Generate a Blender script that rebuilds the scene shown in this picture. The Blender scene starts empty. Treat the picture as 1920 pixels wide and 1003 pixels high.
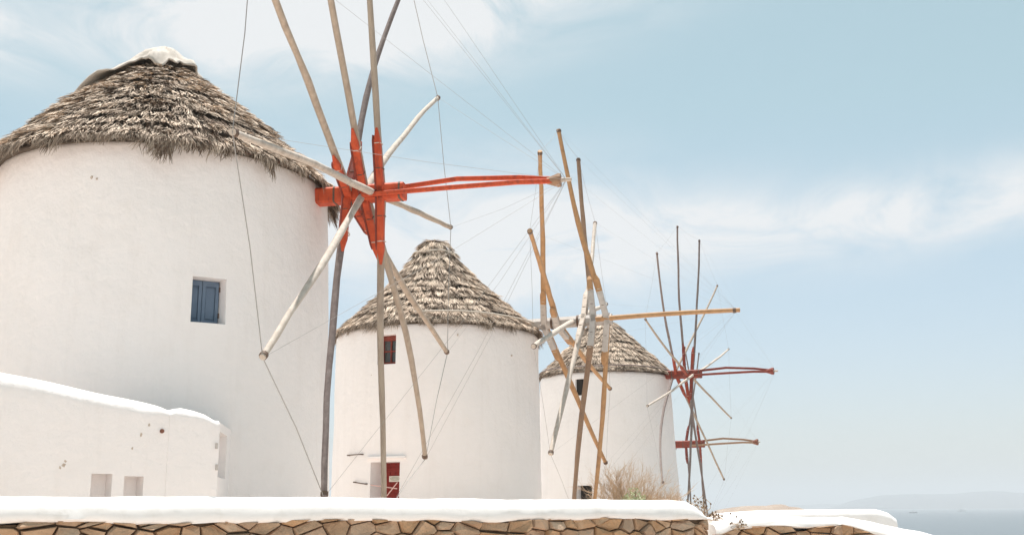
import bpy, math, random
import numpy as np
from mathutils import Vector, Matrix

random.seed(7)
rng = np.random.default_rng(11)
scene = bpy.context.scene
col = scene.collection
EYE = 1.7                      # eye height above the lower ground; plan figures below are relative to the eye

# ------------------------------------------------------------------ camera
cd = bpy.data.cameras.new('camera'); cam = bpy.data.objects.new('camera', cd); col.objects.link(cam)
cd.sensor_fit = 'HORIZONTAL'; cd.sensor_width = 36.0; cd.lens = 2048.3 / 1920 * 36.0
cd.clip_start = 0.1; cd.clip_end = 80000
cam.matrix_world = Matrix.Translation((0, 0, EYE)) @ Matrix.Rotation(math.radians(90) + 0.2170, 4, 'X') @ Matrix.Rotation(-0.006, 4, 'Z')
scene.camera = cam

# ------------------------------------------------------------------ light and sky
SUN_EL, SUN_AZ = math.radians(76), math.radians(-10)       # azimuth from +Y towards +X: high and behind the mills
sd = bpy.data.lights.new('sun', 'SUN'); sun = bpy.data.objects.new('sun', sd); col.objects.link(sun)
sd.energy = 5.0; sd.angle = math.radians(0.5); sd.color = (1.0, 0.955, 0.90)
sdir = Vector((math.cos(SUN_EL) * math.sin(SUN_AZ), math.cos(SUN_EL) * math.cos(SUN_AZ), math.sin(SUN_EL)))
sun.rotation_euler = (-sdir).to_track_quat('-Z', 'Y').to_euler()

world = bpy.data.worlds.new('World'); scene.world = world; world.use_nodes = True
wt = world.node_tree; wn = wt.nodes; wl = wt.links
for n in list(wn): wn.remove(n)
def W(t, **kw):
    n = wn.new(t)
    for k, v in kw.items(): setattr(n, k, v)
    return n
def wmath(op, a, b=None, c=None, clamp=False):
    n = W('ShaderNodeMath', operation=op); n.use_clamp = clamp
    for i, v in enumerate((a, b, c)):
        if v is None: continue
        if isinstance(v, (int, float)): n.inputs[i].default_value = v
        else: wl.new(v, n.inputs[i])
    return n.outputs[0]
sky = W('ShaderNodeTexSky', sky_type='NISHITA'); sky.sun_disc = False
sky.sun_elevation = SUN_EL; sky.sun_rotation = SUN_AZ; sky.altitude = 20; sky.air_density = 1.0; sky.dust_density = 1.6; sky.ozone_density = 1.5
tc = W('ShaderNodeTexCoord'); sp = W('ShaderNodeSeparateXYZ'); wl.new(tc.outputs['Generated'], sp.inputs[0])
az = wmath('ARCTAN2', sp.outputs[0], sp.outputs[1]); el = wmath('ARCSINE', sp.outputs[2])
cmb = W('ShaderNodeCombineXYZ'); wl.new(wmath('MULTIPLY', az, 1.0), cmb.inputs[0]); wl.new(wmath('MULTIPLY', el, 2.6), cmb.inputs[1])
mp = W('ShaderNodeMapping'); mp.inputs['Rotation'].default_value = (0, 0, 0.22); wl.new(cmb.outputs[0], mp.inputs[0])
def noise(scale, detail, rough, dist=0.0, vec=mp.outputs[0]):
    n = W('ShaderNodeTexNoise'); n.inputs['Scale'].default_value = scale; n.inputs['Detail'].default_value = detail
    n.inputs['Roughness'].default_value = rough; n.inputs['Distortion'].default_value = dist; wl.new(vec, n.inputs['Vector']); return n.outputs['Fac']
nz = noise(6.0, 9, 0.62, 0.9); nbig = noise(2.6, 3, 0.5, 0.3)
def blob(a0, e0, sa, se, rot, amp):
    da = wmath('SUBTRACT', az, a0); de = wmath('SUBTRACT', el, e0); c, s = math.cos(rot), math.sin(rot)
    p = wmath('ADD', wmath('MULTIPLY', da, c / sa), wmath('MULTIPLY', de, s / sa))
    q = wmath('ADD', wmath('MULTIPLY', da, -s / se), wmath('MULTIPLY', de, c / se))
    d = wmath('ADD', wmath('MULTIPLY', p, p), wmath('MULTIPLY', q, q))
    return wmath('MULTIPLY', wmath('POWER', 2.718, wmath('MULTIPLY', d, -1.0)), amp)
# cloud banks (azimuth, elevation, half sizes in radians)
banks = [(-0.05, 0.47, 0.20, 0.050, 0.15, 1.25), (-0.22, 0.42, 0.20, 0.05, 0.1, 0.75), (-0.46, 0.395, 0.10, 0.035, 0.1, 0.8),
         (0.30, 0.247, 0.36, 0.032, 0.04, 0.92), (-0.08, 0.265, 0.20, 0.05, 0.0, 0.95), (0.03, 0.20, 0.14, 0.03, 0.1, 0.55)]
tot = None
for bk in banks:
    o = blob(*bk); tot = o if tot is None else wmath('ADD', tot, o)
# elsewhere in the sky: thin clouds of the same kind
gen = wmath('MULTIPLY', wmath('SUBTRACT', nbig, 0.46), 3.0, clamp=True)
outside = wmath('MULTIPLY', wmath('SUBTRACT', wmath('ABSOLUTE', az), 0.50), 5.0, clamp=True)
high = wmath('MULTIPLY', wmath('SUBTRACT', el, 0.52), 5.0, clamp=True)
tot = wmath('ADD', tot, wmath('MULTIPLY', gen, wmath('MAXIMUM', outside, high)))
wisps = wmath('ADD', wmath('MULTIPLY', wmath('SUBTRACT', nz, 0.5), 3.6), 0.85)
dens = wmath('MULTIPLY', wmath('MULTIPLY', tot, 1.2), wisps, clamp=True)
dens = wmath('MULTIPLY', dens, 0.92)
pale = W('ShaderNodeMix', data_type='RGBA'); pale.inputs[0].default_value = 0.22     # summer haze whitens the whole sky a little
wl.new(sky.outputs[0], pale.inputs[6]); hzc = W('ShaderNodeMix', data_type='RGBA'); hzc.inputs[6].default_value = (6.4, 9.0, 6.6, 1); hzc.inputs[7].default_value = (5.9, 10.4, 3.9, 1); wl.new(wmath('MULTIPLY', el, 2.8, clamp=True), hzc.inputs[0]); wl.new(hzc.outputs[2], pale.inputs[7])
cl = W('ShaderNodeMix', data_type='RGBA'); wl.new(dens, cl.inputs[0]); gr = W('ShaderNodeMix', data_type='RGBA', blend_type='MULTIPLY'); gr.inputs[0].default_value = 1.0; wl.new(pale.outputs[2], gr.inputs[6]); gr.inputs[7].default_value = (1.035, 0.935, 1.07, 1)
wl.new(gr.outputs[2], cl.inputs[6]); cl.inputs[7].default_value = (6.5, 6.55, 6.6, 1)
bg = W('ShaderNodeBackground'); wl.new(cl.outputs[2], bg.inputs[0]); bg.inputs[1].default_value = 0.09
wo = W('ShaderNodeOutputWorld'); wl.new(bg.outputs[0], wo.inputs[0])

scene.view_settings.view_transform = 'Standard'; scene.view_settings.look = 'None'
scene.view_settings.exposure = 0.62; scene.view_settings.gamma = 1.0; scene.view_settings.use_curve_mapping = False

# ------------------------------------------------------------------ materials
def material(name, c1, c2=None, scale=6.0, rough=0.85, bump=0.0, bscale=30.0, stretch=None, detail=5, obj_rand=0.0, c3=None, c3amt=0.0, c3scale=1.0, attr=None, spec=0.3, bdist=0.02, streak=0.0):
    m = bpy.data.materials.new(name); m.use_nodes = True; t = m.node_tree; N = t.nodes; L = t.links
    b = N['Principled BSDF']; b.inputs['Roughness'].default_value = rough; b.inputs['Specular IOR Level'].default_value = spec
    geo = N.new('ShaderNodeTexCoord'); vec = geo.outputs['Object']
    if stretch:
        mpn = N.new('ShaderNodeMapping'); mpn.inputs['Scale'].default_value = stretch; L.new(vec, mpn.inputs[0]); vec = mpn.outputs[0]
    def nz(s, d=detail, r=0.6):
        n = N.new('ShaderNodeTexNoise'); n.inputs['Scale'].default_value = s; n.inputs['Detail'].default_value = d; n.inputs['Roughness'].default_value = r
        L.new(vec, n.inputs['Vector']); return n.outputs['Fac']
    def streaks(out, amt):
        mp2 = N.new('ShaderNodeMapping'); mp2.inputs['Scale'].default_value = (2.4, 2.4, 0.16); L.new(geo.outputs['Object'], mp2.inputs[0])
        n2 = N.new('ShaderNodeTexNoise'); n2.inputs['Scale'].default_value = 2.0; n2.inputs['Detail'].default_value = 7; n2.inputs['Roughness'].default_value = .65; L.new(mp2.outputs[0], n2.inputs['Vector'])
        m4 = N.new('ShaderNodeMix'); m4.data_type = 'RGBA'; m4.blend_type = 'MULTIPLY'; m4.inputs[7].default_value = (.80, .77, .74, 1); L.new(out, m4.inputs[6])
        m5 = N.new('ShaderNodeMath'); m5.operation = 'MULTIPLY'; m5.inputs[1].default_value = amt; L.new(ramp(n2.outputs['Fac'], .5, .78), m5.inputs[0]); L.new(m5.outputs[0], m4.inputs[0]); return m4.outputs[2]
    def ramp(fac, lo, hi):
        r = N.new('ShaderNodeMapRange'); r.inputs[1].default_value = lo; r.inputs[2].default_value = hi; L.new(fac, r.inputs[0]); return r.outputs[0]
    mx = N.new('ShaderNodeMix'); mx.data_type = 'RGBA'
    mx.inputs[6].default_value = (*c1, 1); mx.inputs[7].default_value = (*(c2 or c1), 1)
    if attr:
        at = N.new('ShaderNodeAttribute'); at.attribute_name = attr; L.new(at.outputs['Fac'], mx.inputs[0])
    else:
        L.new(ramp(nz(scale), 0.3, 0.7), mx.inputs[0])
    out = mx.outputs[2]
    if c3:
        m3 = N.new('ShaderNodeMix'); m3.data_type = 'RGBA'; m3.inputs[7].default_value = (*c3, 1); L.new(out, m3.inputs[6])
        mm = N.new('ShaderNodeMath'); mm.operation = 'MULTIPLY'; mm.inputs[1].default_value = c3amt; L.new(ramp(nz(c3scale, 6, 0.65), 0.52, 0.72), mm.inputs[0]); L.new(mm.outputs[0], m3.inputs[0]); out = m3.outputs[2]
    if streak: out = streaks(out, streak)
    if obj_rand:
        oi = N.new('ShaderNodeObjectInfo'); hv = N.new('ShaderNodeHueSaturation'); L.new(out, hv.inputs['Color'])
        r = N.new('ShaderNodeMapRange'); r.inputs[3].default_value = 1 - obj_rand; r.inputs[4].default_value = 1 + obj_rand; L.new(oi.outputs['Random'], r.inputs[0]); L.new(r.outputs[0], hv.inputs['Value'])
        r2 = N.new('ShaderNodeMath'); r2.operation = 'MULTIPLY'; r2.inputs[1].default_value = 7.31; L.new(oi.outputs['Random'], r2.inputs[0])
        r3 = N.new('ShaderNodeMath'); r3.operation = 'FRACT'; L.new(r2.outputs[0], r3.inputs[0])
        r4 = N.new('ShaderNodeMapRange'); r4.inputs[3].default_value = 0.88; r4.inputs[4].default_value = 1.18; L.new(r3.outputs[0], r4.inputs[0]); L.new(r4.outputs[0], hv.inputs['Saturation'])
        out = hv.outputs[0]
    L.new(out, b.inputs['Base Color'])
    if bump:
        bn = N.new('ShaderNodeBump'); bn.inputs['Strength'].default_value = bump; bn.inputs['Distance'].default_value = bdist
        L.new(nz(bscale, 6, 0.6), bn.inputs['Height']); L.new(bn.outputs[0], b.inputs['Normal'])
    return m
M = {}
M['plaster'] = material('lime_plaster', (0.87, 0.825, 0.812), (0.85, 0.805, 0.79), 0.7, 0.9, 0.6, 5.0, c3=(0.74, 0.68, 0.64), c3amt=0.22, c3scale=1.6, spec=0.15, bdist=.04, streak=.24)
M['white'] = material('whitewash', (0.87, 0.845, 0.835), (0.84, 0.81, 0.795), 1.6, 0.9, 0.18, 14.0, c3=(0.64, 0.60, 0.56), c3amt=0.40, c3scale=4.0, spec=0.15)
M['thatch'] = material('straw_thatch', (0.10, 0.060, 0.037), (0.80, 0.655, 0.525), attr='tone', rough=0.8, spec=0.2)
M['thatch_core'] = material('thatch_core', (0.07, 0.052, 0.04), (0.14, 0.11, 0.085), 12, 0.95)
M['pole'] = material('weathered_pole', (0.46, 0.375, 0.30), (0.34, 0.27, 0.215), 9, 0.8, 0.4, 40, stretch=(1, 1, 0.25), c3=(0.2, 0.15, 0.12), c3amt=0.5, c3scale=4)
M['pole_pale'] = material('pale_sunlit_pole', (0.58, 0.51, 0.45), (0.44, 0.37, 0.31), 9, 0.8, 0.6, 30, stretch=(1, 1, 0.35), c3=(0.27, 0.215, 0.175), c3amt=0.6, c3scale=6)  # pale wood; on some spars the tone holds the sunlight falling on them
M['pole_dark'] = material('dark_pole', (0.17, 0.13, 0.12), (0.25, 0.20, 0.185), 9, 0.75, 0.4, 40, c3=(0.36, 0.31, 0.29), c3amt=0.5, c3scale=5)
M['pole_tan'] = material('orange_tan_pole', (0.50, 0.29, 0.145), (0.40, 0.225, 0.11), 9, 0.7, 0.3, 40, c3=(0.22, 0.12, 0.07), c3amt=0.5, c3scale=4)
M['pole_brown'] = material('brown_pole', (0.27, 0.165, 0.11), (0.35, 0.22, 0.14), 9, 0.75, 0.3, 40)
M['grey_paint'] = material('grey_painted_wood', (0.56, 0.52, 0.49), (0.46, 0.42, 0.39), 8, 0.75, 0.3, 30)
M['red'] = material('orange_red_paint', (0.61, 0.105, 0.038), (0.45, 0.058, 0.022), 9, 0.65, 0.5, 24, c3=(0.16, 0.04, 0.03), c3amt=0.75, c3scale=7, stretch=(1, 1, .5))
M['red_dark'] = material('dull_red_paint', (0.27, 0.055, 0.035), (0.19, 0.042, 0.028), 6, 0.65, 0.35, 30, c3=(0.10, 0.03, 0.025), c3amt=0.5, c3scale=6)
M['red_mid'] = material('faded_red_paint', (0.40, 0.075, 0.038), (0.30, 0.055, 0.03), 6, 0.65, 0.35, 30, c3=(0.14, 0.04, 0.03), c3amt=0.6, c3scale=6)
M['chip'] = material('bare_render_patch', (0.60, 0.51, 0.43), (0.46, 0.37, 0.30), 30, 0.95)
M['door_red'] = material('door_red_paint', (0.27, 0.022, 0.013), (0.21, 0.018, 0.012), 5, 0.5, 0.1, 30)
M['blue'] = material('blue_grey_paint', (0.155, 0.215, 0.30), (0.13, 0.185, 0.265), 7, 0.6, 0.2, 40)
M['dark'] = material('dark_interior', (0.02, 0.017, 0.015), (0.03, 0.025, 0.02), 5, 0.9)
M['glass'] = material('window_glass', (0.06, 0.06, 0.055), (0.09, 0.09, 0.085), 3, 0.15, spec=0.5)
M['iron'] = material('rusty_iron', (0.10, 0.07, 0.055), (0.16, 0.10, 0.07), 30, 0.7)
M['wire'] = material('steel_wire', (0.30, 0.28, 0.27), (0.34, 0.32, 0.30), 30, 0.6)
M['rope'] = material('pale_rope', (0.58, 0.52, 0.45), (0.48, 0.42, 0.36), 40, 0.9)
M['rope_pink'] = material('pale_pink_rope', (0.75, 0.50, 0.45), (0.7, 0.45, 0.4), 40, 0.9)
M['canvas'] = material('white_canvas', (0.56, 0.505, 0.455), (0.48, 0.43, 0.38), 4, 0.9, 0.6, 12, c3=(0.42, 0.36, 0.31), c3amt=0.4, c3scale=3)
M['timber'] = material('red_brown_timber', (0.24, 0.10, 0.065), (0.16, 0.07, 0.05), 6, 0.8, 0.3, 30)
M['stone'] = material('tan_stone', (0.52, 0.35, 0.23), (0.40, 0.262, 0.168), 5, 0.9, 1.0, 11, obj_rand=0.16, c3=(0.60, 0.465, 0.345), c3amt=0.7, c3scale=3, spec=0.2, bdist=.05)
M['core'] = material('dark_earth_mortar', (0.10, 0.068, 0.045), (0.15, 0.10, 0.065), 12, 0.95, 0.6, 25)
M['ground'] = material('pale_dusty_ground', (0.64, 0.56, 0.50), (0.58, 0.50, 0.435), 0.6, 0.95, 0.5, 4, c3=(0.40, 0.32, 0.25), c3amt=0.4, c3scale=0.2)
M['twig'] = material('dry_twig', (0.62, 0.46, 0.32), (0.50, 0.35, 0.23), 3, 0.9)
M['stem'] = material('dark_stem', (0.17, 0.12, 0.085), (0.24, 0.17, 0.12), 6, 0.9)
M['leaf'] = material('grey_green_leaf', (0.34, 0.39, 0.21), (0.52, 0.55, 0.36), attr='tone', rough=0.6)
M['headland'] = material('dry_headland', (0.33, 0.25, 0.19), (0.25, 0.18, 0.135), 0.03, 0.95, c3=(0.45, 0.37, 0.29), c3amt=0.6, c3scale=0.05)
M['island'] = material('far_island_rock', (0.075, 0.085, 0.09), (0.06, 0.065, 0.07), 0.002, 0.95)
M['hull'] = material('boat_paint', (0.8, 0.8, 0.8), (0.75, 0.75, 0.75), 1, 0.4)
M['hull_dark'] = material('dark_boat_paint', (0.06, 0.07, 0.09), (0.08, 0.09, 0.1), 1, 0.4)
M['label'] = material('sign_board_white', (0.80, 0.74, 0.66), (0.76, 0.70, 0.62), 10, 0.6)
M['label_green'] = material('sign_emblem_green', (0.36, 0.40, 0.30), (0.42, 0.44, 0.34), 20, 0.6)
sm = bpy.data.materials.new('sea_water'); sm.use_nodes = True; t = sm.node_tree; b = t.nodes['Principled BSDF']
b.inputs['Base Color'].default_value = (0.075, 0.092, 0.105, 1); b.inputs['Roughness'].default_value = 0.28; b.inputs['IOR'].default_value = 1.33
gc = t.nodes.new('ShaderNodeTexCoord'); mpn = t.nodes.new('ShaderNodeMapping'); mpn.inputs['Scale'].default_value = (0.35, 0.12, 1); t.links.new(gc.outputs['Object'], mpn.inputs[0])
nn = t.nodes.new('ShaderNodeTexNoise'); nn.inputs['Scale'].default_value = 0.35; nn.inputs['Detail'].default_value = 8; t.links.new(mpn.outputs[0], nn.inputs['Vector'])
bn = t.nodes.new('ShaderNodeBump'); bn.inputs['Strength'].default_value = 0.9; bn.inputs['Distance'].default_value = 1.2; t.links.new(nn.outputs['Fac'], bn.inputs['Height']); t.links.new(bn.outputs[0], b.inputs['Normal'])
M['sea'] = sm

# ------------------------------------------------------------------ mesh helpers
class MB:
    def __init__(self): self.v = []; self.f = []; self.s = []
    def add(self, vs, fs, smooth=False):
        o = len(self.v); self.v += [tuple(map(float, q)) for q in vs]
        for f in fs: self.f.append(tuple(i + o for i in f)); self.s.append(smooth)
        return self
    def box(self, c, sx, sy, sz, ax=None):
        c = np.array(c, float); A = np.eye(3) if ax is None else np.array(ax, float)
        vs = [c + A[0] * sx * i / 2 + A[1] * sy * j / 2 + A[2] * sz * k / 2 for i in (-1, 1) for j in (-1, 1) for k in (-1, 1)]
        fs = [(0, 1, 3, 2), (4, 6, 7, 5), (0, 4, 5, 1), (2, 3, 7, 6), (0, 2, 6, 4), (1, 5, 7, 3)]
        if np.dot(np.cross(A[0], A[1]), A[2]) < 0: fs = [f[::-1] for f in fs]
        return self.add(vs, fs)
    def tube(self, pts, rad, n=8, cap=True, smooth=True):
        pts = np.array(pts, float); k = len(pts)
        if np.isscalar(rad): rad = [rad] * k
        d = np.gradient(pts, axis=0); d /= np.linalg.norm(d, axis=1)[:, None] + 1e-12
        ref = np.array([0.31, 0.2, 0.93]) if abs(d[0] @ np.array([0.31, 0.2, 0.93])) < 0.9 else np.array([1., 0, 0])
        vs = []
        for i in range(k):
            a = np.cross(d[i], ref); a /= np.linalg.norm(a); b = np.cross(d[i], a); ref_n = np.cross(a, d[i]); ref = ref_n if np.linalg.norm(ref_n) > 1e-6 else ref
            for j in range(n):
                th = 2 * math.pi * j / n; vs.append(pts[i] + rad[i] * (a * math.cos(th) + b * math.sin(th)))
        fs = [(i * n + j, i * n + (j + 1) % n, (i + 1) * n + (j + 1) % n, (i + 1) * n + j) for i in range(k - 1) for j in range(n)]
        self.add(vs, fs, smooth)
        if cap: self.add(vs[:n], [tuple(range(n))[::-1]]); self.add(vs[-n:], [tuple(range(n))])
        return self
    def beam(self, p0, p1, w, h, up, taper=None, chamfer=0.0):
        """rectangular timber from p0 to p1; w across, h along 'up'; taper = end scale; chamfer = length of the sloped end"""
        p0 = np.array(p0, float); p1 = np.array(p1, float); d = p1 - p0; L = np.linalg.norm(d); d /= L
        a = np.cross(d, np.array(up, float)); a /= np.linalg.norm(a); b = np.cross(a, d)
        st = [(0, 1.0), (L - chamfer, taper if taper and not chamfer else 1.0)] if chamfer else [(0, 1.0), (L, taper or 1.0)]
        if chamfer: st.append((L, taper or 0.5))
        e = 0.12; prof = [(-.5, -.5 + e), (-.5, .5 - e), (-.5 + e, .5), (.5 - e, .5), (.5, .5 - e), (.5, -.5 + e), (.5 - e, -.5), (-.5 + e, -.5)]
        vs = []
        for s, k in st:
            for q in prof: vs.append(p0 + d * s + a * q[0] * w * k + b * q[1] * h * k)
        n = 8; m = len(st)
        fs = [(i * n + j, (i + 1) * n + j, (i + 1) * n + (j + 1) % n, i * n + (j + 1) % n) for i in range(m - 1) for j in range(n)]
        fs += [tuple(range(n)), tuple(range((m - 1) * n, m * n))[::-1]]
        return self.add(vs, fs)
    def build(self, name, mat, parent=None, sharp=None, recalc=True):
        return mesh_obj(name, self.v, self.f, mat, parent, self.s, sharp, recalc)
def mesh_obj(name, v, f, mat, parent=None, smooth=None, sharp=None, recalc=False):
    me = bpy.data.meshes.new(name); off = np.array(parent_origin(parent))
    me.from_pydata((np.array(v) - off - [0, 0, -EYE]).tolist() if len(v) else [], [], f)
    if recalc:
        import bmesh
        bm = bmesh.new(); bm.from_mesh(me); bmesh.ops.recalc_face_normals(bm, faces=bm.faces); bm.to_mesh(me); bm.free()
    if smooth is not None: me.polygons.foreach_set('use_smooth', [bool(x) for x in smooth])
    if sharp: me.set_sharp_from_angle(angle=math.radians(sharp))
    me.materials.append(mat); me.update()
    o = bpy.data.objects.new(name, me); col.objects.link(o)
    if parent is not None: o.parent = parent
    return o
def parent_origin(p):
    q = np.zeros(3)
    while p is not None: q = q + np.array(p.location); p = p.parent
    return q
def thing(name, label, cat, loc, group=None):
    o = bpy.data.objects.new(name, None); o.empty_display_size = 0.3; col.objects.link(o)
    o.location = (loc[0], loc[1], loc[2] + EYE); o['label'] = label; o['category'] = cat
    if group: o['group'] = group
    return o
def structure(o): o['kind'] = 'structure'; return o
def sstep(x): x = np.clip(x, 0, 1); return x * x * (3 - 2 * x)

# ------------------------------------------------------------------ ground, sea, far land
SEA = -14.0
WL = [(-16.0, 5.5), (-5.5, 12.0), (2.95, 17.2), (5.3, 18.0), (6.7, 17.0)]        # front line of the retaining walls
def wall_y(x):
    xs, ys = zip(*WL); return np.interp(x, xs, ys)
def ground_z(x, y):
    ter = -0.55 - 0.012 * np.clip(y - 17, 0, 45) - 1.35 * sstep((y - 61) / 9) 
    front = sstep((y - (wall_y(x) + 0.10)) / 0.5)
    z = -1.7 + (ter + 1.7) * front
    edge = 6.2 + 0.14 * np.clip(y - 17, -10, 70)
    drop = np.clip(x - edge, 0, None); z = z - 0.42 * drop * sstep(drop / 3 + 0.2)
    back = np.clip(y - 82, 0, None); z = z - 0.30 * back * sstep(back / 10)
    return np.maximum(z, SEA - 3)
def axis(parts):
    out = []
    for a, b, s in parts: out += list(np.arange(a, b, s))
    return np.array(out + [parts[-1][1]])
gx = axis([(-400, -40, 20), (-40, -12, 2), (-12, 10, 0.35), (10, 30, 1.5), (30, 90, 6)])
gy = axis([(-120, 0, 10), (0, 9, 1.5), (9, 21, 0.25), (21, 90, 1.5), (90, 180, 8)])
GX, GY = np.meshgrid(gx, gy, indexing='ij'); GZ = ground_z(GX, GY)
GZ = GZ + 0.03 * np.sin(GX * 2.1 + GY) * np.cos(GY * 1.7 - GX * .6)
nx, ny = GX.shape; idx = np.arange(nx * ny).reshape(nx, ny)
gf = np.stack([idx[:-1, :-1], idx[1:, :-1], idx[1:, 1:], idx[:-1, 1:]], -1).reshape(-1, 4).tolist()
structure(mesh_obj('ground', np.stack([GX, GY, GZ], -1).reshape(-1, 3), gf, M['ground'], smooth=[1] * len(gf)))
sx = axis([(-26000, -2000, 6000), (-2000, 2000, 400), (2000, 26000, 6000)]); sy = axis([(-3000, 0, 1500), (0, 4000, 400), (4000, 26000, 5500)])
SX, SY = np.meshgrid(sx, sy, indexing='ij'); idx = np.arange(SX.size).reshape(SX.shape)
sf = np.stack([idx[:-1, :-1], idx[1:, :-1], idx[1:, 1:], idx[:-1, 1:]], -1).reshape(-1, 4).tolist()
structure(mesh_obj('sea', np.stack([SX, SY, SX * 0 + SEA], -1).reshape(-1, 3), sf, M['sea']))

def ridge(name, xs, zs, y, depth, mat, nsub=8, rough=0.0, seed=1):
    """a hill with a skyline (xs, zs), sloping to the sea in front and behind"""
    r = np.random.default_rng(seed); X = np.linspace(xs[0], xs[-1], nsub * len(xs)); Z = np.interp(X, xs, zs)
    Z = Z + rough * np.convolve(r.normal(size=len(X)), np.ones(3) / 3, 'same')
    T = np.linspace(-1, 1, 25); vs = []; prof = np.cos(T * math.pi / 2) ** 1.3
    for i, x in enumerate(X):
        for j, tt in enumerate(T):
            h = SEA - 2 + (Z[i] - SEA + 2) * prof[j] * (1 + .05 * math.sin(i * .7 + 6 * tt) * (1 - prof[j]))
            vs.append((x, y + tt * depth, h))
    n = len(T); fs = [(i * n + j, (i + 1) * n + j, (i + 1) * n + j + 1, i * n + j + 1) for i in range(len(X) - 1) for j in range(n - 1)]
    return structure(mesh_obj(name, vs, fs, mat, smooth=[1] * len(fs)))
ridge('headland', np.array([1322, 1335, 1360, 1385, 1400, 1420, 1440, 1455, 1462, 1480, 1500]) / 2048 * 900 - 960 / 2048 * 900,
      (954 - np.array([964, 958, 954, 951.5, 951, 951.5, 949, 949.5, 953, 954.5, 962])) / 2048 * 900, 900, 60, M['headland'], rough=0.10, nsub=14, seed=3)
IY = 7000
ridge('far_island', (np.array([1585, 1605, 1640, 1690, 1730, 1775, 1810, 1835, 1870, 1905, 1960, 2050, 2150, 2300]) - 960) / 2048 * IY,
      (954 - np.array([954, 940, 934, 931.5, 932.5, 931.5, 928, 927, 930, 931, 936, 930, 940, 957])) / 2048 * IY, IY, 900, M['island'], rough=2.0, seed=5)
ridge('far_low_island', (np.array([1440, 1480, 1520, 1570, 1620, 1680]) - 960) / 2048 * 9500, (954 - np.array([957, 950.5, 949, 949.5, 948, 957])) / 2048 * 9500, 9500, 900, M['island'], rough=2.0, seed=6)

# ------------------------------------------------------------------ walls with openings
def opening_wall(name, S, N, us, zs, openings, mat, parent, thick_back=None, sharp=40):
    """surface S(u,z) with inward normal N(u); openings (u0,u1,z0,z1,depth) get real reveals"""
    openings = [tuple(round(float(q), 6) for q in o) for o in openings]
    us = sorted(set(np.round(list(us) + [o[i] for o in openings for i in (0, 1)], 6))); zs = sorted(set(np.round(list(zs) + [o[i] for o in openings for i in (2, 3)], 6)))
    vid = {}; vs = []; fs = []; sm = []
    def V(u, z, d=0.0):
        k = (round(u, 5), round(z, 5), round(d, 4))
        if k not in vid: vid[k] = len(vs); vs.append(np.array(S(u, z)) + np.array(N(u)) * d)
        return vid[k]
    def inside(u, z): return any(o[0] < u < o[1] and o[2] < z < o[3] for o in openings)
    for a, b in zip(us[:-1], us[1:]):
        for c, d in zip(zs[:-1], zs[1:]):
            if not inside((a + b) / 2, (c + d) / 2): fs.append((V(a, c), V(b, c), V(b, d), V(a, d))); sm.append(1)
    for o in openings:
        uu = [u for u in us if o[0] <= u <= o[1]]; zz = [z for z in zs if o[2] <= z <= o[3]]; D = o[4]
        for c, d in zip(zz[:-1], zz[1:]):
            fs += [(V(o[0], c), V(o[0], d), V(o[0], d, D), V(o[0], c, D)), (V(o[1], d), V(o[1], c), V(o[1], c, D), V(o[1], d, D))]; sm += [0, 0]
        for a, b in zip(uu[:-1], uu[1:]):
            fs += [(V(b, o[2]), V(a, o[2]), V(a, o[2], D), V(b, o[2], D)), (V(a, o[3]), V(b, o[3]), V(b, o[3], D), V(a, o[3], D))]; sm += [0, 0]
            for c, d in zip(zz[:-1], zz[1:]): fs.append((V(a, c, D), V(b, c, D), V(b, d, D), V(a, d, D))); sm.append(0)
    return mesh_obj(name, vs, fs, mat, parent, sm, sharp)

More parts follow.
